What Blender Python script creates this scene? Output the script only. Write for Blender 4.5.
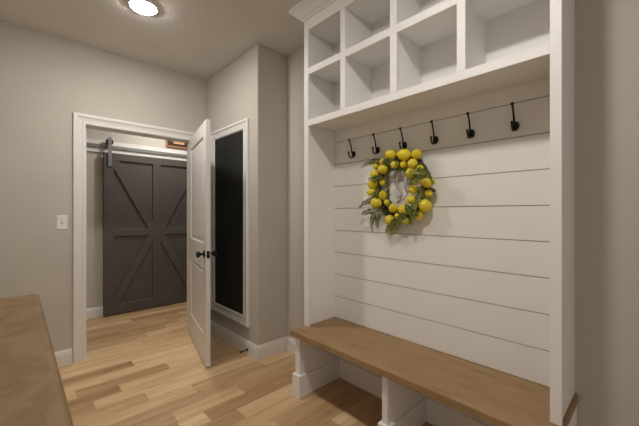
import bpy, bmesh, math, random
from mathutils import Vector, Matrix

# ------------------------------------------------------------------ camera, world, exposure
scene = bpy.context.scene
for o in list(bpy.data.objects): bpy.data.objects.remove(o)
C = scene.collection
CAM_H = 1.27
cam_d = bpy.data.cameras.new('camera'); cam = bpy.data.objects.new('camera', cam_d); C.objects.link(cam)
cam_d.sensor_width = 36; cam_d.lens = 18.0; cam_d.clip_start = .02
AZ = math.atan(302.2/319.5)
cam.location = (0, 0, CAM_H); cam.rotation_euler = (math.pi/2, 0, -AZ)
scene.camera = cam
w = bpy.data.worlds.new('world'); scene.world = w; w.use_nodes = True
w.node_tree.nodes['Background'].inputs[0].default_value = (1., .95, .88, 1)
w.node_tree.nodes['Background'].inputs[1].default_value = .55
scene.view_settings.view_transform = 'Standard'; scene.view_settings.look = 'None'
scene.view_settings.gamma = 1; scene.view_settings.use_curve_mapping = False
scene.view_settings.exposure = -.07
MAIN, SECOND, HALL = 260, 245, 240        # radiance of the four ceiling lights
LAMP_COL = (1, .965, .915)

# ------------------------------------------------------------------ materials
def newmat(name):
    m = bpy.data.materials.new(name); m.use_nodes = True
    nt = m.node_tree; b = nt.nodes['Principled BSDF']
    return m, nt, b
def N(nt, t, **k):
    n = nt.nodes.new(t)
    for a, v in k.items():
        if a in ('ins',):
            for i, x in v.items(): n.inputs[i].default_value = x
        else: setattr(n, a, v)
    return n
def coords(nt, scale=(1,1,1), loc=(0,0,0)):
    tc = N(nt, 'ShaderNodeTexCoord'); mp = N(nt, 'ShaderNodeMapping')
    mp.inputs['Scale'].default_value = scale; mp.inputs['Location'].default_value = loc
    nt.links.new(tc.outputs['Object'], mp.inputs['Vector']); return mp.outputs['Vector']
def paint(name, col, rough=.6, bump=.15, scale=180, dist=.001, var=.03, metal=0):
    m, nt, b = newmat(name)
    v = coords(nt)
    n1 = N(nt, 'ShaderNodeTexNoise', ins={'Scale': scale, 'Detail': 3}); nt.links.new(v, n1.inputs['Vector'])
    n2 = N(nt, 'ShaderNodeTexNoise', ins={'Scale': 3, 'Detail': 3}); nt.links.new(v, n2.inputs['Vector'])
    r = N(nt, 'ShaderNodeValToRGB')
    r.color_ramp.elements[0].color = (*[c*(1-var) for c in col], 1); r.color_ramp.elements[1].color = (*[min(1, c*(1+var)) for c in col], 1)
    r.color_ramp.elements[0].position = .3; r.color_ramp.elements[1].position = .7
    nt.links.new(n2.outputs['Fac'], r.inputs['Fac']); nt.links.new(r.outputs['Color'], b.inputs['Base Color'])
    b.inputs['Roughness'].default_value = rough; b.inputs['Metallic'].default_value = metal
    if bump:
        bp = N(nt, 'ShaderNodeBump', ins={'Strength': bump, 'Distance': dist})
        nt.links.new(n1.outputs['Fac'], bp.inputs['Height']); nt.links.new(bp.outputs['Normal'], b.inputs['Normal'])
    return m
def wood(name, light, dark, scale=(1,1,1), rough=.45, rings=6, fine=1., contrast=1., mixw=.72):
    """scale stretches the grain: small along the grain, large across it"""
    m, nt, b = newmat(name)
    v = coords(nt, scale)
    n1 = N(nt, 'ShaderNodeTexNoise', ins={'Scale': 2.2, 'Detail': 5, 'Roughness': .55, 'Distortion': .8}); nt.links.new(v, n1.inputs['Vector'])
    mu = N(nt, 'ShaderNodeMath', operation='MULTIPLY', ins={1: rings}); nt.links.new(n1.outputs['Fac'], mu.inputs[0])
    fr = N(nt, 'ShaderNodeMath', operation='PINGPONG', ins={1: 1.}); nt.links.new(mu.outputs[0], fr.inputs[0])
    n2 = N(nt, 'ShaderNodeTexNoise', ins={'Scale': 14*fine, 'Detail': 6, 'Roughness': .7}); nt.links.new(v, n2.inputs['Vector'])
    mx = N(nt, 'ShaderNodeMix', data_type='FLOAT', ins={0: mixw}); nt.links.new(fr.outputs[0], mx.inputs[2]); nt.links.new(n2.outputs['Fac'], mx.inputs[3])
    r = N(nt, 'ShaderNodeValToRGB')
    r.color_ramp.elements[0].position = .5-.25/contrast; r.color_ramp.elements[1].position = .5+.25/contrast
    r.color_ramp.elements[0].color = (*dark, 1); r.color_ramp.elements[1].color = (*light, 1)
    nt.links.new(mx.outputs[0], r.inputs['Fac']); nt.links.new(r.outputs['Color'], b.inputs['Base Color'])
    b.inputs['Roughness'].default_value = rough
    bp = N(nt, 'ShaderNodeBump', ins={'Strength': .08, 'Distance': .001}); nt.links.new(n2.outputs['Fac'], bp.inputs['Height']); nt.links.new(bp.outputs['Normal'], b.inputs['Normal'])
    return m
def emit(name, col, s):
    m, nt, b = newmat(name)
    b.inputs['Base Color'].default_value = (.9, .9, .9, 1); b.inputs['Emission Color'].default_value = (*col, 1); b.inputs['Emission Strength'].default_value = s
    return m

M = {}
M['wall'] = paint('greige_wall_paint', (.56, .522, .464), .85, .25, 260, .0012)
M['ceiling'] = paint('textured_ceiling_paint', (.71, .68, .635), .95, .5, 75, .004)
M['white'] = paint('white_trim_paint', (.80, .775, .745), .38, .05, 120, .0005, .01)
M['locker'] = paint('white_cabinet_paint', (.90, .88, .85), .5, .05, 120, .0005, .01)
M['groove'] = paint('groove_shadow_gap_paint', (.55, .50, .45), .8, 0)
M['chalk'] = paint('black_chalkboard', (.014, .014, .013), .8, .5, 240, .001, .5)
M['barn'] = paint('charcoal_door_paint', (.088, .077, .069), .5, .1, 150, .0006, .05)
M['black'] = paint('matte_black_metal', (.012, .011, .010), .38, .1, 200, .0004, .1, .4)
M['steel'] = paint('brushed_nickel', (.22, .215, .21), .42, .05, 200, .0003, .05, .35)
M['plate'] = paint('switch_plastic', (.85, .83, .79), .35, 0)
M['benchwood'] = wood('brown_stained_bench_wood', (.40, .255, .125), (.245, .146, .068), (5, 1.3, 5), .55, 3, .7, .85)
M['counter'] = wood('brown_maple_counter', (.275, .168, .076), (.165, .096, .040), (2.6, 1.5, 3), .6, 9, .6, .62, .5)
M['frame'] = wood('orange_wood_frame', (.52, .25, .10), (.33, .14, .05), (2, 9, 9), .4)
M['signdark'] = paint('dark_print', (.035, .018, .012), .5, 0)
M['signtan'] = paint('tan_print', (.60, .36, .20), .6, 0, var=.2)
M['lemon'] = paint('lemon_skin', (.80, .64, .03), .42, .35, 260, .0015, .12)
M['lemongreen'] = paint('green_tinged_lemon_skin', (.50, .47, .06), .45, .35, 260, .0015, .15)
M['fern'] = paint('fern_green', (.125, .150, .012), .6, 0, var=.35)
M['fernpale'] = paint('pale_fern_green', (.28, .29, .05), .6, 0, var=.35)
M['vine'] = paint('grapevine_bark', (.075, .042, .020), .8, .6, 90, .003, .4)
M['twine'] = paint('jute_twine', (.34, .25, .16), .9, .4, 200, .001, .2)
M['ribbon'] = paint('sheer_grey_ribbon', (.50, .47, .44), .7, .3, 160, .001, .08)
M['rubber'] = paint('black_rubber', (.02, .018, .016), .7, 0)
M['shadowgap'] = paint('dark_gap', (.16, .10, .055), .9, 0)

def floor_mat():
    m, nt, b = newmat('hickory_plank_floor')
    at = N(nt, 'ShaderNodeAttribute', attribute_name='plank')       # r = tone, g = seed, b = warmth
    sep = N(nt, 'ShaderNodeSeparateColor'); nt.links.new(at.outputs['Color'], sep.inputs[0])
    tc = N(nt, 'ShaderNodeTexCoord')
    mul = N(nt, 'ShaderNodeMath', operation='MULTIPLY', ins={1: 60}); nt.links.new(sep.outputs[1], mul.inputs[0])
    cmb = N(nt, 'ShaderNodeCombineXYZ'); nt.links.new(mul.outputs[0], cmb.inputs[0]); nt.links.new(mul.outputs[0], cmb.inputs[1]); nt.links.new(mul.outputs[0], cmb.inputs[2])
    add = N(nt, 'ShaderNodeVectorMath', operation='ADD'); nt.links.new(tc.outputs['Object'], add.inputs[0]); nt.links.new(cmb.outputs[0], add.inputs[1])
    mp = N(nt, 'ShaderNodeMapping'); mp.inputs['Scale'].default_value = (1.1, 13, 1); nt.links.new(add.outputs[0], mp.inputs[0])
    n1 = N(nt, 'ShaderNodeTexNoise', ins={'Scale': 1.6, 'Detail': 4, 'Roughness': .6, 'Distortion': .6}); nt.links.new(mp.outputs[0], n1.inputs['Vector'])
    n2 = N(nt, 'ShaderNodeTexNoise', ins={'Scale': 9, 'Detail': 6, 'Roughness': .75}); nt.links.new(mp.outputs[0], n2.inputs['Vector'])
    r = N(nt, 'ShaderNodeValToRGB'); e = r.color_ramp.elements
    e[0].position = 0; e[0].color = (.20, .10, .042, 1)
    e[1].position = 1; e[1].color = (.93, .71, .455, 1)
    for p, c in ((.3, (.40, .235, .110)), (.6, (.62, .415, .225)), (.8, (.80, .575, .335))):
        x = e.new(p); x.color = (*c, 1)
    a1 = N(nt, 'ShaderNodeMath', operation='MULTIPLY_ADD', ins={1: .62, 2: -.31}); nt.links.new(n1.outputs['Fac'], a1.inputs[0])
    a2 = N(nt, 'ShaderNodeMath', operation='MULTIPLY_ADD', ins={1: .40, 2: -.20}); nt.links.new(n2.outputs['Fac'], a2.inputs[0])
    s1 = N(nt, 'ShaderNodeMath', operation='ADD'); nt.links.new(a1.outputs[0], s1.inputs[0]); nt.links.new(a2.outputs[0], s1.inputs[1])
    s2 = N(nt, 'ShaderNodeMath', operation='ADD', use_clamp=True); nt.links.new(s1.outputs[0], s2.inputs[0]); nt.links.new(sep.outputs[0], s2.inputs[1])
    nt.links.new(s2.outputs[0], r.inputs['Fac'])
    # small dark knots
    vo = N(nt, 'ShaderNodeTexVoronoi', ins={'Scale': 2.3}); nt.links.new(add.outputs[0], vo.inputs['Vector'])
    kn = N(nt, 'ShaderNodeMath', operation='LESS_THAN', ins={1: .016}); nt.links.new(vo.outputs['Distance'], kn.inputs[0])
    mix = N(nt, 'ShaderNodeMix', data_type='RGBA'); nt.links.new(kn.outputs[0], mix.inputs[0]); nt.links.new(r.outputs['Color'], mix.inputs[6]); mix.inputs[7].default_value = (.12, .06, .03, 1)
    nt.links.new(mix.outputs[2], b.inputs['Base Color'])
    b.inputs['Roughness'].default_value = .42
    bp = N(nt, 'ShaderNodeBump', ins={'Strength': .1, 'Distance': .001}); nt.links.new(n2.outputs['Fac'], bp.inputs['Height']); nt.links.new(bp.outputs['Normal'], b.inputs['Normal'])
    return m

# ------------------------------------------------------------------ mesh helpers
def obj(name, bm, mat, parent=None, smooth=False, bevel=0, seg=2, loc=None):
    me = bpy.data.meshes.new(name)
    bmesh.ops.recalc_face_normals(bm, faces=bm.faces)
    bm.to_mesh(me); bm.free()
    for m in (mat if isinstance(mat, (list, tuple)) else [mat]): me.materials.append(m)
    if smooth:
        for p in me.polygons: p.use_smooth = True
    o = bpy.data.objects.new(name, me); C.objects.link(o)
    if parent: o.parent = parent
    if loc: o.location = loc
    if bevel:
        b = o.modifiers.new('bevel', 'BEVEL'); b.width = bevel; b.segments = seg; b.limit_method = 'ANGLE'; b.angle_limit = math.radians(40)
    return o
def B(): return bmesh.new()
def box(bm, x0, x1, y0, y1, z0, z1, mi=0):
    vs = [bm.verts.new((x, y, z)) for x in (x0, x1) for y in (y0, y1) for z in (z0, z1)]
    for f in ((0,1,3,2),(4,6,7,5),(0,4,5,1),(2,3,7,6),(0,2,6,4),(1,5,7,3)):
        bm.faces.new([vs[i] for i in f]).material_index = mi
    return bm
def cyl(bm, p0, p1, r0, r1=None, n=20, caps=True):
    r1 = r0 if r1 is None else r1
    p0 = Vector(p0); p1 = Vector(p1); d = (p1-p0).normalized()
    u = d.orthogonal().normalized(); v = d.cross(u)
    A = [bm.verts.new(p0+(u*math.cos(a)+v*math.sin(a))*r0) for a in [2*math.pi*i/n for i in range(n)]]
    Bv = [bm.verts.new(p1+(u*math.cos(a)+v*math.sin(a))*r1) for a in [2*math.pi*i/n for i in range(n)]]
    for i in range(n): bm.faces.new((A[i], A[(i+1)%n], Bv[(i+1)%n], Bv[i]))
    if caps: bm.faces.new(A[::-1]); bm.faces.new(Bv)
    return bm
def lathe(bm, c, axis, prof, n=28):
    """prof: list of (distance along axis, radius)"""
    c = Vector(c); d = Vector(axis).normalized(); u = d.orthogonal().normalized(); v = d.cross(u)
    rings = []
    for t, r in prof:
        if r < 1e-6: rings.append([bm.verts.new(c+d*t)])
        else: rings.append([bm.verts.new(c+d*t+(u*math.cos(2*math.pi*i/n)+v*math.sin(2*math.pi*i/n))*r) for i in range(n)])
    for a, b in zip(rings, rings[1:]):
        for i in range(n):
            j = (i+1) % n
            if len(a) == 1 and len(b) == 1: continue
            if len(a) == 1: bm.faces.new((a[0], b[i], b[j]))
            elif len(b) == 1: bm.faces.new((a[i], a[j], b[0]))
            else: bm.faces.new((a[i], a[j], b[j], b[i]))
    if len(rings[0]) > 1: bm.faces.new(rings[0][::-1])
    if len(rings[-1]) > 1: bm.faces.new(rings[-1])
    return bm
def tube(bm, pts, rads, n=10, closed=False):
    pts = [Vector(p) for p in pts]
    if not isinstance(rads, (list, tuple)): rads = [rads]*len(pts)
    rings = []; prev = None; L = len(pts)
    for i, p in enumerate(pts):
        a = pts[(i-1) % L] if closed or i else p; b = pts[(i+1) % L] if closed or i < L-1 else p
        t = (b-a).normalized()
        u = t.orthogonal().normalized() if prev is None else (prev-t*prev.dot(t)).normalized()
        prev = u; v = t.cross(u)
        rings.append([bm.verts.new(p+(u*math.cos(2*math.pi*k/n)+v*math.sin(2*math.pi*k/n))*rads[i]) for k in range(n)])
    prs = list(zip(rings, rings[1:]))
    if closed: prs.append((rings[-1], rings[0]))
    for a, b in prs:
        for k in range(n): bm.faces.new((a[k], a[(k+1)%n], b[(k+1)%n], b[k]))
    if not closed: bm.faces.new(rings[0][::-1]); bm.faces.new(rings[-1])
    return bm
def sweep(bm, path, prof, to3, closed=False, side=1):
    """mitred moulding: path = 2D points, prof = [(offset to the side, height)], to3 maps (a, b, h) to the world"""
    n = len(path); P = [Vector(p) for p in path]; offs = []
    for i in range(n):
        ds = []
        if closed or i > 0: ds.append((P[i]-P[(i-1) % n]).normalized())
        if closed or i < n-1: ds.append((P[(i+1) % n]-P[i]).normalized())
        ns = [Vector((-d.y, d.x))*side for d in ds]
        if len(ns) == 1: offs.append(ns[0])
        else:
            m = (ns[0]+ns[1]).normalized(); offs.append(m/max(.2, m.dot(ns[0])))
    rings = [[bm.verts.new(to3(*(P[i]+offs[i]*d), h)) for d, h in prof] for i in range(n)]
    prs = list(zip(rings, rings[1:]))
    if closed: prs.append((rings[-1], rings[0]))
    k = len(prof)
    for a, b in prs:
        for i in range(k): bm.faces.new((a[i], a[(i+1)%k], b[(i+1)%k], b[i]))
    if not closed: bm.faces.new(rings[0][::-1]); bm.faces.new(rings[-1])
    return bm
def empty(name, loc=(0,0,0)):
    o = bpy.data.objects.new(name, None); C.objects.link(o); o.location = loc; o.empty_display_size = .1; return o
def tag(o, label, cat, group=None):
    o['label'] = label; o['category'] = cat
    if group: o['group'] = group
    return o
def struct(o, label=None):
    o['kind'] = 'structure'
    if label: o['label'] = label
    return o

# ------------------------------------------------------------------ room dimensions
CEIL = 2.73
YF = 3.415          # far wall with the doorway
WT = .115
XB = 1.508          # bumped-out wall with the chalkboard
YB = 2.372          # its corner
XR = 1.825           # right wall behind the locker
XL = -.72; YN = -2.3
DX0, DX1, DZ = .431, 1.349, 2.037      # door opening
YH = 4.70           # far wall of the hall

# ------------------------------------------------------------------ floor: planks run along X
def build_floor():
    bm = B(); lay = bm.loops.layers.color.new('plank')
    rnd = random.Random(11)
    W = .1235; y = 1.75-W*34
    fixed = FLOOR_ROWS
    row = -34
    while y < YH+.1:
        x = XL-.1-rnd.random()*1.2; tone = .6
        if row in fixed:
            segs = fixed[row]
        else:
            segs = []
            xx = XL-.2
            while xx < 3.2:
                L = rnd.choice((.35, .5, .65, .8, 1.0, 1.25, .9)); segs.append((xx, min(.92, max(.22, rnd.gauss(.70, .10))))); xx += L
        segs = sorted(segs)
        for i, (xa, t) in enumerate(segs):
            xb = segs[i+1][0] if i+1 < len(segs) else 3.3
            g = .00045
            f = bm.faces.new([bm.verts.new(v) for v in ((xa+g, y+g, 0), (xb-g, y+g, 0), (xb-g, y+W-g, 0), (xa+g, y+W-g, 0))])
            c = (t, rnd.random(), rnd.random(), 1)
            for l in f.loops: l[lay] = c
        y += W; row += 1
    box(bm, XL-.1, 3.3, YN-.1, YH+.1, -.06, -.0012, 1)
    o = obj('floor', bm, [floor_mat(), M['shadowgap']])
    return struct(o, 'light hickory plank floor with mixed honey and brown boards')
# planks seen in the photograph: row index -> [(start x, tone)], row 0 starts at y = 1.75
FLOOR_ROWS = {22: [(-1, 0.718)], 21: [(-1, 0.782), (.9, 0.803)], 20: [(-1, 0.782), (.3, 0.854), (.98, 0.644)], 19: [(-1, 0.708), (.6, 0.697), (1.5, 0.803)], 18: [(-1, 0.803), (.2, 0.718), (1.3, 0.682)],
17: [(-1, 0.708), (.1, 0.634), (.78, 0.687), (1.4, 0.803)], 16: [(-1, 0.803), (.2, 0.697), (1.2, 0.782)], 15: [(-1, 0.718), (.3, 0.728), (.98, 0.854)], 14: [(-1, 0.792), (.4, 0.803), (1.2, 0.728)],
13: [(-1, 0.708), (.1, 0.844), (.89, 0.803)], 12: [(-1, 0.823), (.7, 0.834)], 11: [(-1, 0.813), (.25, 0.844), (1.1, 0.854)], 10: [(-1, 0.708), (.1, 0.608), (.71, 0.865)], 9: [(-1, 0.803), (.0, 0.834), (.47, 0.865), (1.4, 0.803)],
8: [(-1, 0.708), (-.2, 0.823), (.30, 0.676), (.91, 0.844)], 7: [(-1, 0.634), (-.1, 0.592), (.54, 0.813), (1.3, 0.803)], 6: [(-1, 0.708), (-.2, 0.634), (.37, 0.834), (1.1, 0.823)], 5: [(-1, 0.708), (-.3, 0.813), (.2, 0.728), (.65, 0.854)],
4: [(-1, 0.708), (-.1, 0.813), (.93, 0.728), (1.5, 0.813)], 3: [(-1, 0.803), (.0, 0.687), (.95, 0.728)], 2: [(-1, 0.708), (.0, 0.718), (.71, 0.844), (1.17, 0.687)], 1: [(-1, 0.708), (.2, 0.644), (.70, 0.875), (.865, 0.644)],
0: [(-1, 0.708), (.4, 0.782), (.75, 0.676), (1.03, 0.875)], -1: [(-1, 0.803), (.8, 0.803), (1.55, 0.708)], -2: [(-1, 0.803), (.5, 0.844), (1.14, 0.718)], -3: [(-1, 0.708), (.9, 0.687), (1.6, 0.634)], -4: [(-1, 0.803), (.8, 0.708), (1.40, 0.885), (1.53, 0.697)], -5: [(-1, 0.803), (1.1, 0.708)]}
build_floor()

# ------------------------------------------------------------------ shell
struct(obj('ceiling', box(B(), XL-.12, 3.3, YN-.12, YH+.12, CEIL, CEIL+.08), M['ceiling']), 'textured greige ceiling')
bm = B()
box(bm, XL-.12, DX0-.02, YF, YF+WT, 0, CEIL); box(bm, DX1+.02, 3.3, YF, YF+WT, 0, CEIL); box(bm, DX0-.02, DX1+.02, YF, YF+WT, DZ+.02, CEIL)
struct(obj('wall_far', bm, M['wall']), 'greige wall with the doorway to the hall')
struct(obj('wall_bumpout', box(B(), XB, XR+.1, YB, YF, 0, CEIL), M['wall'], bevel=.008), 'greige bumped out wall that carries the chalkboard')
struct(obj('wall_right', box(B(), XR, XR+.12, YN, YB, 0, CEIL), M['wall']), 'greige wall behind the white locker')
struct(obj('wall_left', box(B(), XL-.12, XL, -.55, YF, 0, CEIL), M['wall']))  # cut short out of view to let world light in towards the cubbies
wn = B(); box(wn, 1.25, XR+.12, YN-.12, YN, 0, CEIL); box(wn, XL-.12, 1.25, YN-.12, YN, 2.4, CEIL)
struct(obj('wall_near', wn, M['wall']))       # unseen near end, left open so world light fills the room
struct(obj('wall_hall_far', box(B(), XL-.12, 3.3, YH, YH+.12, 0, CEIL), M['wall']), 'hall wall behind the sliding door')
struct(obj('wall_hall_left', box(B(), XL-.24, XL-.12, YF, YH+.12, 0, CEIL), M['wall']))
struct(obj('wall_hall_right', box(B(), 3.2, 3.3, YF+WT, YH, 0, CEIL), M['wall']))

# baseboards (profile: offset from the wall, height)
BP = [(0, 0), (.015, 0), (.015, .090), (.011, .098), (.012, .108), (.006, .116), (.004, .124), (0, .124)]
xy = lambda a, b, h: (a, b, h)
struct(obj('baseboard_far', sweep(B(), [(XL, YF), (DX0-.092, YF)], BP, xy, side=-1), M['white']))
struct(obj('baseboard_bumpout', sweep(B(), [(DX1+.09, YF), (XB, YF), (XB, YB), (XR, YB), (XR, 1.745)], BP, xy, side=-1), M['white']), 'white moulded baseboard around the bumped out wall')
struct(obj('baseboard_hall', sweep(B(), [(XL-.12, YH), (3.2, YH)], BP, xy, side=-1), M['white']))
struct(obj('baseboard_right', sweep(B(), [(XR, .2), (XR, YN)], BP, xy, side=-1), M['white']))
struct(obj('baseboard_left', sweep(B(), [(XL, -.55), (XL, YF)], BP, xy, side=-1), M['white']))

# door casing: profile (outward from opening, proud of wall)
CP = [(0, 0), (0, .010), (.006, .014), (.020, .014), (.026, .011), (.050, .015), (.060, .020), (.064, .024), (.082, .024), (.088, .020), (.088, 0)]
c_room = lambda a, b, h: (a, YF-h, b)
c_hall = lambda a, b, h: (a, YF+WT+h, b)
bm = B(); p = [(DX0, 0), (DX0, DZ), (DX1, DZ), (DX1, 0)]
sweep(bm, p, CP, c_room, side=1)
struct(obj('trim_1', bm, M['white']), 'white moulded casing around the doorway, room side')
bm = B(); sweep(bm, p, CP, c_hall, side=1)
struct(obj('trim_2', bm, M['white']))
bm = B()     # jamb lining with door stop
for a, b in ((DX0-.02, DX0), (DX1, DX1+.02)): box(bm, a, b, YF, YF+WT, 0, DZ+.02)
box(bm, DX0, DX1, YF, YF+WT, DZ, DZ+.02)
box(bm, DX0, DX0+.012, YF+.045, YF+.08, 0, DZ); box(bm, DX1-.012, DX1, YF+.045, YF+.08, 0, DZ); box(bm, DX0+.012, DX1-.012, YF+.045, YF+.08, DZ-.012, DZ)
jamb = struct(obj('trim_3', bm, M['white']), 'white jamb lining of the doorway')
obj('strike_plate', box(B(), DX0, DX0+.002, YF+.012, YF+.036, .89, .96), M['black'], jamb)

# ------------------------------------------------------------------ open panel door
def panel_face(bm, L, H, y, s, panels, d=.007, w=.022):
    """door face in local x (length) / z with recessed moulded panels; s = outward direction in y"""
    xs = sorted({0, L, *[v for p in panels for v in p[:2]]}); zs = sorted({0, H, *[v for p in panels for v in p[2:]]})
    def q(a, b, c, e): bm.faces.new([bm.verts.new(v) for v in (a, b, c, e)])
    for i in range(len(xs)-1):
        for j in range(len(zs)-1):
            x0, x1, z0, z1 = xs[i], xs[i+1], zs[j], zs[j+1]
            if any(abs(p[0]-x0) < 1e-6 and abs(p[1]-x1) < 1e-6 and abs(p[2]-z0) < 1e-6 and abs(p[3]-z1) < 1e-6 for p in panels):
                R = [(x0, x1, z0, z1, 0), (x0+.004, x1-.004, z0+.004, z1-.004, d*1.3), (x0+w*.5, x1-w*.5, z0+w*.5, z1-w*.5, d*.9), (x0+w, x1-w, z0+w, z1-w, d*1.5), (x0+w*1.9, x1-w*1.9, z0+w*1.9, z1-w*1.9, d*.5)]
                for A, Z in zip(R, R[1:]):
                    ca = [(A[0], A[2]), (A[1], A[2]), (A[1], A[3]), (A[0], A[3])]; cz = [(Z[0], Z[2]), (Z[1], Z[2]), (Z[1], Z[3]), (Z[0], Z[3])]
                    for k in range(4):
                        m = (k+1) % 4
                        q((ca[k][0], y-s*A[4], ca[k][1]), (ca[m][0], y-s*A[4], ca[m][1]), (cz[m][0], y-s*Z[4], cz[m][1]), (cz[k][0], y-s*Z[4], cz[k][1]))
                Z = R[-1]; yy = y-s*Z[4]
                q((Z[0], yy, Z[2]), (Z[1], yy, Z[2]), (Z[1], yy, Z[3]), (Z[0], yy, Z[3]))
            else: q((x0, y, z0), (x1, y, z0), (x1, y, z1), (x0, y, z1))
DL, DH, DT = .884, 2.022, .035
root = empty('door_1', (1.311, 3.388, .014))
root.rotation_euler = (0, 0, math.radians(-90-12.7))      # local +x runs from hinge to free edge
struct(root, 'white two panel door standing open into the room'); 
bm = B()
pn = [(.118, DL-.118, .232, .79), (.118, DL-.118, 1.0, 1.905)]
panel_face(bm, DL, DH, 0, -1, pn); panel_face(bm, DL, DH, DT, 1, pn)
for f in (((0,0,0),(0,DT,0),(0,DT,DH),(0,0,DH)), ((DL,0,0),(DL,DT,0),(DL,DT,DH),(DL,0,DH)), ((0,0,0),(DL,0,0),(DL,DT,0),(0,DT,0)), ((0,0,DH),(DL,0,DH),(DL,DT,DH),(0,DT,DH))):
    bm.faces.new([bm.verts.new(v) for v in f])
bmesh.ops.remove_doubles(bm, verts=bm.verts, dist=1e-5)
obj('door_leaf', bm, M['white'], root)
for s, y in ((-1, 0), (1, DT)):
    bm = B(); lathe(bm, (DL-.062, y, .915), (0, s, 0), [(0, .0), (0, .032), (.005, .032), (.009, .026), (.011, .011), (.030, .010), (.036, .020), (.044, .0265), (.054, .0275), (.062, .022), (.066, .012), (.067, 0)])
    obj('door_knob', bm, M['black'], root, smooth=True)
bm = B(); box(bm, DL-.0005, DL+.0015, .005, DT-.005, .885, .945); cyl(bm, (DL, DT/2, .915), (DL+.009, DT/2, .915), .007, n=12)
obj('latch_plate', bm, M['black'], root)
for z in (.2, 1.0, 1.82):
    cyl(b_ := B(), (-.004, DT+.004, z-.045), (-.004, DT+.004, z+.045), .007, n=12); obj('hinge', b_, M['black'], root)
# door faces: local y axis of the leaf points to +X side after the turn (face 0 looks left)

# ------------------------------------------------------------------ chalkboard on the bumped out wall
ch = tag(empty('chalkboard', (XB, 2.88, .3)), 'tall black chalkboard in a white moulded frame behind the open door', 'chalkboard')
def loc_(o, root): o.location = (-root.location.x, -root.location.y, -root.location.z); return o
Y0, Y1, Z0, Z1 = 2.588, 3.176, .335, 2.035
KP = [(-.006, 0), (-.006, .012), (.006, .020), (.018, .014), (.052, .018), (.062, .026), (.076, .026), (.084, .020), (.084, 0)]
bm = B(); sweep(bm, [(Y0, Z0), (Y1, Z0), (Y1, Z1), (Y0, Z1)], KP, lambda a, b, h: (XB-h, a, b), closed=True, side=-1)
loc_(obj('frame', bm, M['white'], ch), ch)
loc_(obj('board', box(B(), XB-.010, XB, Y0-.004, Y1+.004, Z0-.004, Z1+.004), M['chalk'], ch), ch)

# ------------------------------------------------------------------ baseboard door stop
d = tag(empty('door_stop', (XB-.015, 2.517, .05)), 'small black rigid door stop screwed to the baseboard below the chalkboard', 'door stop')
lathe(b_ := B(), (0, 0, 0), (-1, 0, -.05), [(0, 0), (0, .013), (.004, .013), (.008, .006), (.058, .0055)]); obj('rod', b_, M['black'], d, smooth=True)
lathe(b_ := B(), (-.057, 0, -.003), (-1, 0, -.05), [(0, 0), (0, .0085), (.012, .0085), (.016, .006), (.016, 0)]); obj('tip', b_, M['rubber'], d, smooth=True)

# ------------------------------------------------------------------ light switch
sw = tag(empty('light_switch', (.272, YF, 1.192)), 'white toggle light switch plate on the wall left of the doorway', 'light switch')
obj('switch_plate', box(B(), -.036, .036, -.006, 0, -.059, .059), M['plate'], sw, bevel=.003)
b_ = B(); box(b_, -.005, .005, -.018, -.005, -.003, .012); obj('toggle', b_, M['plate'], sw, bevel=.001)
b_ = B(); box(b_, -.0065, .0065, -.0068, -.0055, -.013, .013); obj('toggle_slot', b_, M['groove'], sw)
for z in (-.042, .042): cyl(b_ := B(), (0, -.0055, z), (0, -.0075, z), .0035, n=10); obj('screw', b_, M['plate'], sw)

# ------------------------------------------------------------------ sliding barn door in the hall
bd = struct(empty('door_2', (1.364, YH-.04, .012)), 'charcoal sliding barn door with two crossed braces in the hall')
HW, BH = .600, 2.000; yb, yf = -.018, -.038
bm = B(); box(bm, -HW, HW, yb, -.005, 0, BH)
for i in range(1, 8): pass
obj('door_panel', bm, M['barn'], bd)
def rail(name, x0, x1, z0, z1): obj(name, box(B(), x0, x1, yf, yb, z0, z1), M['barn'], bd, bevel=.0025, seg=1)
S = .105
rail('stile', -HW, -HW+S, 0, BH); rail('stile', HW-S, HW, 0, BH); rail('stile', -.050, .050, .125, BH-.09)
rail('top_rail', -HW+S, HW-S, BH-.09, BH); rail('bottom_rail', -HW+S, HW-S, 0, .125)
MZ = 1.012
rail('middle_rail', -HW+S, -.05, MZ-.044, MZ+.044); rail('middle_rail', .05, HW-S, MZ-.044, MZ+.044)
def brace(ax, az, bx, bz, lim):
    # diagonal board clipped to its quadrant
    d = Vector((bx-ax, bz-az)).normalized(); n = Vector((-d.y, d.x))*.048
    poly = [Vector((ax, az))+n-d*.2, Vector((bx, bz))+n+d*.2, Vector((bx, bz))-n+d*.2, Vector((ax, az))-n-d*.2]
    x0, x1, z0, z1 = lim
    for ax_, v, keep in ((0, x0, 1), (0, x1, -1), (1, z0, 1), (1, z1, -1)):
        out = []
        for i in range(len(poly)):
            P_, Q_ = poly[i], poly[(i+1) % len(poly)]
            pi, qi = (P_[ax_]-v)*keep >= 0, (Q_[ax_]-v)*keep >= 0
            if pi: out.append(P_)
            if pi != qi: t = (v-P_[ax_])/(Q_[ax_]-P_[ax_]); out.append(P_+(Q_-P_)*t)
        poly = out
    bm = B()
    A = [bm.verts.new((p.x, yf, p.y)) for p in poly]; Z = [bm.verts.new((p.x, yb, p.y)) for p in poly]
    bm.faces.new(A); bm.faces.new(Z[::-1])
    for i in range(len(A)): bm.faces.new((A[i], A[(i+1)%len(A)], Z[(i+1)%len(A)], Z[i]))
    obj('brace', bm, M['barn'], bd, bevel=.0025, seg=1)
xi = HW-S
brace(-xi, BH-.09, -.05, MZ+.044, (-xi, -.05, MZ+.044, BH-.09)); brace(xi, BH-.09, .05, MZ+.044, (.05, xi, MZ+.044, BH-.09))
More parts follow.
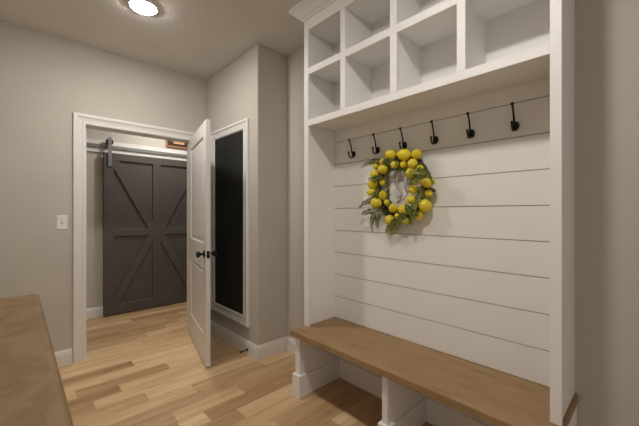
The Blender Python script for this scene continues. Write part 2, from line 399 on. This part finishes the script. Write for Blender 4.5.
brace(-xi, .125, -.05, MZ-.044, (-xi, -.05, .125, MZ-.044)); brace(xi, .125, .05, MZ-.044, (.05, xi, .125, MZ-.044))
RZ = 2.088
for x in (-.540, .535):       # strap hangers over the rail
    bm = B(); box(bm, x-.020, x+.020, -.052, -.046, BH-.170, RZ+.100); box(bm, x-.020, x+.020, -.046, -.039, BH-.170, BH-.01)
    h = obj('hanger_strap', bm, M['steel'], bd, bevel=.002)
    cyl(b_ := B(), (x, -.046, RZ-.012+.055), (x, -.024, RZ-.012+.055), .041, n=28); obj('wheel', b_, M['black'], h, bevel=.003)
    for z in (BH-.105, BH-.045, RZ+.045): cyl(b_ := B(), (x, -.0515, z), (x, -.058, z), .009, n=6); obj('bolt', b_, M['steel'], h)
# track and header board
hb = tag(obj('header_board', box(B(), .35, 2.9, YH-.020, YH, 2.012, 2.160), M['white'], bevel=.002), 'long white header board on the hall wall behind the sliding door track', 'board')
tr = tag(empty('door_track', (1.4, YH-.02, RZ)), 'flat steel rail carrying the charcoal sliding door', 'rail')
obj('bar', box(B(), -.98, 1.45, -.018, -.009, -.020, .020), M['steel'], tr, bevel=.001)
for x in (-.85, -.40, .12, .60, 1.1):
    cyl(b_ := B(), (x, 0, 0), (x, -.018, 0), .009, n=14); cyl(b_, (x, -.018, 0), (x, -.026, 0), .013, n=6); obj('standoff', b_, M['steel'], tr)

# framed sign above the sliding door
fs = tag(empty('framed_sign', (1.80, YH, 2.36)), 'wooden framed dark sign hanging above the sliding door track', 'sign')
SP = [(0, 0), (0, .026), (.008, .030), (.018, .028), (.020, 0)]
bm = B(); sweep(bm, [(-.282, -.147), (.282, -.147), (.282, .147), (-.282, .147)], SP, lambda a, b, h: (a, -h, b), closed=True, side=-1)
obj('frame', bm, M['frame'], fs)
obj('panel', box(B(), -.283, .283, -.012, 0, -.148, .148), M['signdark'], fs)
obj('print', box(B(), -.20, -.05, -.0135, -.011, -.110, .10), M['signtan'], fs)

# ------------------------------------------------------------------ ceiling lights
def lamp(x, y, strength, label, r=.083, z=CEIL):
    e = tag(empty('ceiling_light', (x, y, z)), label, 'ceiling light', 'flush disc ceiling lights')
    lathe(b_ := B(), (0, 0, 0), (0, 0, -1), [(0, 0), (0, r+.020), (.006, r+.020), (.012, r+.015), (.014, r+.005), (.016, r), (.008, r-.002), (.008, 0)], 48); obj('trim_ring', b_, M['white'], e, smooth=True)
    lathe(b_ := B(), (0, 0, -.0085), (0, 0, -1), [(0, 0), (0, r), (.006, r*.99), (.011, r*.93), (.015, r*.7), (.017, r*.35), (.0175, 0)], 40)
    obj('diffuser', b_, emit('lit_diffuser', LAMP_COL, strength), e, smooth=True)
    return e
lamp(.645, 2.485, MAIN, 'round lit ceiling light in front of the doorway')
lamp(.61, .55, SECOND, 'round lit ceiling light above the floor beside the counter')
lamp(1.42, 4.06, HALL, 'round lit ceiling light in the hall before the sliding door')

# ------------------------------------------------------------------ locker
LF = 1.497; LB = 1.793; LY0, LY1 = .248, 1.745
RB = 1.886; RT = 1.930; MB_, MT = 2.251, 2.297; TB = 2.568; TT = 2.66
lk = tag(empty('hall_locker', (1.65, 1.0, .46)), 'tall white built-in locker with cubbies above a shiplap back', 'locker')
def LK(name, bm, bevel=.0015, mat=None, par=lk):
    o = obj(name, bm, mat or M['locker'], par, bevel=bevel, seg=1)
    return loc_(o, lk) if par is lk else o
LK('side_panel', box(B(), LF+.019, XR, LY1-.019, LY1, .4602, TT))
LK('side_panel', box(B(), LF+.019, XR, LY0+.007, LY0+.019, .4602, TT))
bm = B()     # inner linings flush with the stiles of the cubby box sides
# face frame
ff = B()
stiles = [(LY0, LY0+.038), (.607, .647), (.975, 1.017), (1.351, 1.391), (LY1-.046, LY1)]
box(ff, LF, LF+.019, *stiles[0], .4602, TT); box(ff, LF, LF+.019, *stiles[4], .4602, TT)
ff.free()
for k in (0, 4): LK('stile', box(B(), LF, LF+.019, *stiles[k], .4602, TT))
for a, b in stiles[1:4]: LK('stile', box(B(), LF, LF+.019, a, b, RT, TB))
LK('bottom_rail', box(B(), LF, LF+.019, stiles[0][1], stiles[4][0], RB, RT))
LK('top_rail', box(B(), LF, LF+.019, stiles[0][1], stiles[4][0], TB, TT))
for i in range(4): LK('middle_rail', box(B(), LF, LF+.019, stiles[i][1], stiles[i+1][0], MB_, MT))
for a, b in stiles[1:4]: LK('divider', box(B(), LF+.019, LB-.006, (a+b)/2-.0095, (a+b)/2+.0095, RT, TB+.02))
yi0, yi1 = LY0+.019, LY1-.019
LK('shelf', box(B(), LF+.019, LB-.006, yi0, yi1, RT-.026, RT-.003)); LK('shelf', box(B(), LF+.019, LB-.006, yi0, yi1, MT-.024, MT-.002))
LK('top_board', box(B(), LF+.019, LB-.006, yi0, yi1, TB+.004, TB+.022))
LK('cubby_back', box(B(), LB-.006, XR, yi0, yi1, RT-.026, TB+.022))
# shiplap back: boards with gaps
p_ = .1697
sb = B(); 
edges = [1.9062, 1.815]+[1.815-p_*k for k in range(1, 8)]+[.4605]
for a, b in zip(edges, edges[1:]): box(sb, LB, LB+.010, yi0, yi1, b+.0022, a-.0022)
box(sb, LB+.010, XR, yi0, yi1, .4605, 1.902, 1)
o = obj('shiplap_back', sb, [M['locker'], M['groove']], lk); loc_(o, lk)
# crown
cr = [(0, 0), (.010, 0), (.012, .010), (.020, .014), (.034, .024), (.050, .042), (.062, .054), (.066, .058), (.078, .064), (.078, CEIL-2.642), (0, CEIL-2.642)]
bm = B(); sweep(bm, [(XR, LY1), (LF, LY1), (LF, LY0), (XR, LY0)], cr, lambda a, b, h: (a, b, 2.642+h), side=-1)
for a in bm.verts: pass
LK('crown_moulding', bm, 0)

# ------------------------------------------------------------------ bench
bb = tag(empty('mudroom_bench', (1.6, 1.0, 0)), 'white open bench with a brown wooden seat below the white locker', 'bench')
o = obj('seat_board', box(B(), 1.376, XR-.002, .243, 1.752, .4215, .4595), M['benchwood'], bb, bevel=.004, seg=2); loc_(o, bb); o['label'] = 'brown stained wooden seat'
def BBo(name, bm, bevel=.002, par=bb):
    o = obj(name, bm, M['locker'], par, bevel=bevel, seg=1)
    if par is bb: loc_(o, bb)
    return o
for i, (a, b, s) in enumerate(((1.692, 1.742, 0), (.974, 1.010, 0), (.248, .300, 0))):
    t = BBo('support_panel', box(B(), 1.413, XR-.013, a, b, 0.0, .4205))
    BBo('plinth_block', box(B(), 1.396, 1.462, a-.016, b+(.016 if i == 1 else .012), 0.0, .152), .002)
    pa = B(); box(pa, 1.462, XR-.013, a-.009, a, 0, .146)
    if i == 1: box(pa, 1.462, XR-.013, b, b+.009, 0, .146)
    BBo('plinth_board', pa, .003)
BBo('back_board', box(B(), XR-.012, XR-.002, .248, 1.742, 0, .4205))
bm = B(); box(bm, XR-.021, XR-.012, .300, .965, 0, .146); box(bm, XR-.021, XR-.012, 1.019, 1.683, 0, .146)
BBo('back_plinth', bm, .003)
BBo('apron', box(B(), 1.425, 1.443, .300, .974, .400, .4205)); BBo('apron', box(B(), 1.425, 1.443, 1.010, 1.692, .400, .4205))

# ------------------------------------------------------------------ coat hooks
def hook():
    r = empty('coat_hook')
    lathe(b_ := B(), (0, 0, 0), (-1, 0, 0), [(0, 0), (0, .0175), (.003, .0175), (.006, .014), (.008, .008), (.009, 0)], 24)
    for v in b_.verts: v.co.z *= 1.35
    obj('mounting_plate', b_, M['black'], r, smooth=True)
    up = [(-.004, 0, -.004), (-.016, 0, .004), (-.022, 0, .020), (-.026, 0, .042), (-.033, 0, .064), (-.042, 0, .084), (-.050, 0, .096)]
    tube(b_ := B(), up, [.0065, .006, .0052, .0046, .0044, .0044, .0046], 12); lathe(b_, (-.050, 0, .093), (-.2, 0, 1), [(0, 0), (.001, .006), (.005, .0085), (.009, .0085), (.013, .005), (.014, 0)], 16)
    obj('upper_prong', b_, M['black'], r, smooth=True)
    lo = [(-.004, 0, -.006), (-.018, 0, -.022), (-.034, 0, -.028), (-.049, 0, -.022), (-.056, 0, -.006), (-.056, 0, .006)]
    tube(b_ := B(), lo, [.006, .0055, .005, .0048, .0046, .0046], 12); lathe(b_, (-.056, 0, .003), (0, 0, 1), [(0, 0), (.001, .005), (.004, .0072), (.008, .0072), (.011, .004), (.012, 0)], 16)
    obj('lower_prong', b_, M['black'], r, smooth=True)
    return r
h0 = hook()
HL = ['black metal coat hook at the left end of the hook row, nearest the chalkboard', 'second black coat hook from the left, just left of the wreath',
      'black coat hook directly above the lemon wreath, which hangs from it', 'black coat hook right of the wreath top, fourth from the left',
      'second black coat hook from the right end of the hook row', 'black metal coat hook at the right end of the hook row']
for i, y in enumerate((1.530, 1.315, 1.106, .898, .693, .483)):
    r = h0 if i == 0 else h0.copy()
    if i:
        C.objects.link(r)
        for ch_ in list(h0.children): c2 = ch_.copy(); C.objects.link(c2); c2.parent = r
    r.location = (LB, y, 1.700); tag(r, HL[i], 'coat hook', 'coat hooks under the cubbies')

# ------------------------------------------------------------------ lemon wreath
random.seed(4)
wr = tag(empty('lemon_wreath', (1.76, 1.115, 1.43)), 'round wreath of yellow lemons and green fern hanging from a hook', 'wreath')
def WR(name, bm, mat, **k): return loc_(obj(name, bm, mat, wr, smooth=True, **k), wr)
cy_, cz_ = 1.118, 1.43
for k in range(5):
    pts = []
    for i in range(60):
        a = 2*math.pi*i/60; rr = .185+.020*math.cos(7*a+k*1.26)+random.uniform(-.004, .004); xx = 1.765+.016*math.sin(7*a+k*1.26)
        pts.append((xx, cy_+rr*math.cos(a)*.97, cz_+rr*1.03*math.sin(a)))
    WR('vine_ring', tube(B(), pts, .0065, 7, True), M['vine'])
LEM = [(1.747, 1.181, 1.642, 0.0363, 0.0348), (1.747, 1.081, 1.63, 0.0438, 0.035), (1.747, 0.996, 1.623, 0.0283, 0.0311), (1.723, 1.01, 1.565, 0.0296, 0.0282), (1.723, 0.961, 1.531, 0.0207, 0.0194), (1.735, 1.025, 1.513, 0.0342, 0.0313), (1.723, 1.226, 1.553, 0.0335, 0.029), (1.723, 1.137, 1.573, 0.0251, 0.0236), (1.747, 1.245, 1.607, 0.0201, 0.0201), (1.747, 1.296, 1.583, 0.0205, 0.0236), (1.747, 1.308, 1.528, 0.0332, 0.0284), (1.747, 1.321, 1.465, 0.0349, 0.0349), (1.735, 1.235, 1.468, 0.02, 0.02), (1.747, 1.327, 1.412, 0.0366, 0.0254), (1.735, 1.235, 1.387, 0.0276, 0.0276), (1.723, 1.278, 1.337, 0.0388, 0.0341), (1.735, 1.203, 1.338, 0.0182, 0.0182), (1.735, 1.155, 1.3, 0.0269, 0.0269), (1.735, 1.074, 1.292, 0.0391, 0.0319), (1.723, 1.117, 1.251, 0.0161, 0.0176), (1.747, 1.186, 1.226, 0.0333, 0.0303), (1.747, 1.073, 1.221, 0.0291, 0.0247), (1.747, 0.988, 1.257, 0.031, 0.0282), (1.747, 0.943, 1.313, 0.036, 0.0388), (1.747, 0.918, 1.385, 0.0219, 0.0206), (1.723, 0.914, 1.451, 0.038, 0.0326), (1.735, 1.014, 1.409, 0.0269, 0.0255), (1.735, 1.025, 1.35, 0.0313, 0.0256), (1.735, 0.999, 1.455, 0.0169, 0.0197), (1.735, 1.082, 1.569, 0.0204, 0.0189)]
LPROF = [(-1.16, 0), (-1.12, .10), (-1.02, .16), (-.94, .30), (-.82, .52), (-.62, .76), (-.35, .93), (0, 1), (.35, .93), (.62, .76), (.82, .52), (.95, .29), (1.05, .17), (1.15, .12), (1.20, 0)]
for i, (x, y, z, ry, rz) in enumerate(LEM):
    r = min(ry, rz); long_ = max(ry, rz)/r
    ang = random.uniform(-.5, .5)+(0 if ry >= rz else math.pi/2)
    ax = Vector((random.uniform(-.5, .2) if long_ > 1.12 else -1.1, math.cos(ang), math.sin(ang)*(.6 if long_ > 1.12 else 1)))
    if long_ < 1.12: ax = Vector((-1, random.uniform(-.7, .7), random.uniform(-.6, .6)))
    k = max(1.0, long_)
    bm = B(); x -= .004; y -= .004; r *= 1.06; lathe(bm, (x, y, z), ax, [(t*r*.98*(k if abs(t) < .9 else k), q*r*1.02) for t, q in LPROF], 22)
    o = WR('lemon', bm, M['lemongreen'] if i == 21 else M['lemon'])
    if i == 21: o['label'] = 'greenish lemon'
def frond(pts, width, mat, n=20, droop=0, name='fern_frond', dens=1.0):
    """curved stem with paired narrow leaflets, each with its own small side leaflets"""
    bm = B(); P = [Vector(p) for p in pts]
    def at(t):
        t *= len(P)-1; i = min(int(t), len(P)-2); f = t-i
        a = P[max(i-1, 0)]; b = P[i]; c = P[i+1]; d = P[min(i+2, len(P)-1)]
        return .5*((2*b)+(-a+c)*f+(2*a-5*b+4*c-d)*f*f+(-a+3*b-3*c+d)*f**3)
    cur = [at(k/18) for k in range(19)]
    tube(bm, cur, [.0018-.0012*k/18 for k in range(19)], 5)
    def leaf(o, d, l, w_, nrm):
        s = d.cross(nrm).normalized()*w_
        a = bm.verts.new(o); b = bm.verts.new(o+d*l*.45+s+nrm*.0012); c = bm.verts.new(o+d*l); e = bm.verts.new(o+d*l*.45-s+nrm*.0012); g = bm.verts.new(o+d*l*.5-nrm*.001)
        for f in ((a, b, g), (b, c, g), (c, e, g), (e, a, g)): bm.faces.new(f)
    for k in range(n):
        t = .08+.92*k/n; o = at(t); tg = (at(min(1, t+.02))-at(max(0, t-.02))).normalized()
        l = width*math.sin(math.pi*min(1, .15+.9*t))**.7*random.uniform(.8, 1.15)+.004
        for s in (-1, 1):
            nrm = Vector((-1, random.uniform(-.4, .4), random.uniform(-.4, .4))).normalized()
            sd = (tg.cross(nrm)).normalized()*s
            d = (tg*.75+sd+Vector((random.uniform(-.35, .15), 0, -.1))).normalized()
            leaf(o, d, l, l*.12+.0014, nrm)
            for q in (.55,):
                for s2 in (-1, 1):
                    leaf(o+d*l*q, (d*.8+tg*s2*.7).normalized(), l*.34*(1.2-q), .0028, nrm)
    return WR(name, bm, mat)
X_ = 1.738
def F(pts, w_, mat='fern', fx=0, **k):
    w_ *= .85
    frond([(X_+fx+(p[2] if len(p) > 2 else 0), p[0], p[1]) for p in pts], w_, M[mat], **k)
F([(1.20, 1.57), (1.27, 1.607), (1.35, 1.612), (1.42, 1.580)], .030)
F([(1.17, 1.55), (1.23, 1.60), (1.29, 1.615, -.02), (1.34, 1.598, -.02)], .028)
F([(1.25, 1.38), (1.32, 1.352), (1.37, 1.332), (1.41, 1.30)], .026, fx=-.035)
F([(1.23, 1.31), (1.295, 1.262), (1.325, 1.205), (1.318, 1.135)], .030)
F([(1.22, 1.30), (1.29, 1.285), (1.34, 1.275), (1.385, 1.262)], .030, fx=-.035)
F([(1.20, 1.29), (1.26, 1.25), (1.28, 1.21), (1.275, 1.165)], .028)
F([(1.10, 1.25), (1.125, 1.20), (1.15, 1.16), (1.185, 1.128)], .036, 'fernpale')
F([(1.13, 1.25), (1.16, 1.205), (1.19, 1.17), (1.21, 1.15)], .030, 'fernpale')
F([(.99, 1.50, -.03), (.94, 1.50, -.045), (.895, 1.475, -.045), (.865, 1.43, -.03)], .034)
F([(1.03, 1.44), (.98, 1.46, -.02), (.93, 1.475, -.04), (.88, 1.47, -.05)], .030, fx=-.035)
F([(.95, 1.42), (.975, 1.36, -.01), (1.01, 1.30, -.01), (1.03, 1.24)], .036)
F([(.94, 1.36), (.985, 1.31), (1.00, 1.26), (.99, 1.21)], .030, 'fernpale', fx=-.03)
F([(1.02, 1.50), (.97, 1.515), (.92, 1.505), (.885, 1.47)], .034, 'fernpale', fx=-.05)
F([(1.04, 1.27), (1.08, 1.245), (1.12, 1.22), (1.16, 1.21)], .030, 'fern', fx=-.03)
F([(1.05, 1.33), (1.02, 1.29), (.98, 1.27), (.95, 1.28)], .034, fx=-.035)
F([(1.0, 1.42), (.955, 1.40, -.01), (.93, 1.36), (.90, 1.34)], .030, 'fernpale')
F([(1.24, 1.44), (1.26, 1.40), (1.28, 1.36), (1.33, 1.33)], .030, fx=-.035)
F([(1.20, 1.50), (1.25, 1.50), (1.28, 1.49), (1.33, 1.50)], .028, fx=-.035)
F([(1.17, 1.55), (1.20, 1.51), (1.20, 1.46), (1.19, 1.41)], .026)
F([(1.18, 1.42), (1.20, 1.38), (1.18, 1.33), (1.14, 1.29)], .026)
F([(1.10, 1.56), (1.14, 1.59), (1.19, 1.60), (1.21, 1.59)], .028, fx=-.035)
F([(1.04, 1.56), (1.09, 1.555), (1.13, 1.56), (1.17, 1.545)], .030)
F([(1.02, 1.60), (1.04, 1.57), (1.07, 1.55), (1.06, 1.52)], .028)
F([(.97, 1.57), (.96, 1.54), (.94, 1.51), (.90, 1.50)], .026)
F([(1.13, 1.27), (1.09, 1.25), (1.05, 1.23), (1.02, 1.20)], .030, 'fernpale')
for k in range(20):      # short tufts filling the ring between the lemons
    a = 2*math.pi*k/26+random.uniform(-.1, .1); r0 = random.uniform(.14, .20)
    y, z = cy_+r0*math.cos(a), cz_+r0*math.sin(a); b = a+random.choice((-1, 1))*random.uniform(.9, 1.9); L = random.uniform(.05, .085)
    F([(y, z, .03), (y+L*.35*math.cos(b), z+L*.35*math.sin(b), .015), (y+L*.7*math.cos(b+.2), z+L*.7*math.sin(b+.2), .005), (y+L*math.cos(b+.5), z+L*math.sin(b+.5), .012)], .024, 'fern', n=14, name='fern_tuft')
# twine loop to the hook and a loose loop in the middle
WR('hanging_loop', tube(B(), [(1.762, 1.10, 1.60), (1.755, 1.095, 1.655), (1.752, 1.100, 1.674), (1.755, 1.112, 1.655), (1.762, 1.118, 1.60)], .0022, 6), M['twine'])
WR('twine_loop', tube(B(), [(1.752, 1.06, 1.53), (1.742, 1.035, 1.47), (1.745, 1.05, 1.40), (1.755, 1.09, 1.355), (1.76, 1.14, 1.34)], .0035, 6), M['twine'])
def rib(pts, w_):
    bm = B(); P = [Vector(p) for p in pts]; A = []; Z = []
    for i, p in enumerate(P):
        t = (P[min(i+1, len(P)-1)]-P[max(i-1, 0)]).normalized(); s = t.cross(Vector((1, 0, 0))).normalized()*w_*(.7+.3*math.sin(i*1.3))
        A.append(bm.verts.new(p+s+Vector((.004*math.sin(i*2), 0, 0)))); Z.append(bm.verts.new(p-s))
    for i in range(len(P)-1): bm.faces.new((A[i], A[i+1], Z[i+1], Z[i]))
    o = WR('ribbon', bm, M['ribbon']); m = o.modifiers.new('s', 'SOLIDIFY'); m.thickness = .0015; s = o.modifiers.new('d', 'SUBSURF'); s.levels = 1; s.render_levels = 2
rib([(1.765, 1.10, 1.56), (1.757, 1.13, 1.53), (1.760, 1.15, 1.49), (1.768, 1.14, 1.45), (1.762, 1.11, 1.43), (1.765, 1.12, 1.39), (1.768, 1.15, 1.36)], .016)
rib([(1.765, 1.09, 1.55), (1.758, 1.07, 1.50), (1.764, 1.09, 1.46), (1.768, 1.07, 1.42)], .013)

# ------------------------------------------------------------------ counter in the left foreground
ct = tag(empty('counter_top', (-.3, .8, .87)), 'brown maple counter top in the left foreground', 'counter')
o = obj('top_board', box(B(), XL, .072, -.5, 1.918, .872, .910), M['counter'], ct, bevel=.015, seg=5); loc_(o, ct)
cb = tag(empty('base_cabinet', (-.3, .8, 0)), 'white base cabinet standing under the brown maple counter top', 'cabinet')
o = obj('body', box(B(), XL+.003, .030, -.48, 1.895, .1, .872), M['white'], cb); loc_(o, cb)
o = obj('toe_kick', box(B(), XL+.003, -.04, -.46, 1.88, 0, .1), M['white'], cb); loc_(o, cb)
yy = -.47
for k in range(5):
    bm = B(); a, b = yy+.006, yy+.466
    box(bm, .030, .040, a, b, .12, .855)
    for q in ((a, a+.055, .12, .855), (b-.055, b, .12, .855), (a+.055, b-.055, .12, .175), (a+.055, b-.055, .80, .855)): box(bm, .040, .050, *q)
    dd = obj('cabinet_door', bm, M['white'], cb); loc_(dd, cb)
    cyl(b_ := B(), (.05, b-.03, .68), (.07, b-.03, .68), .012, n=16); obj('knob', b_, M['black'], dd, bevel=.003)
    yy += .472
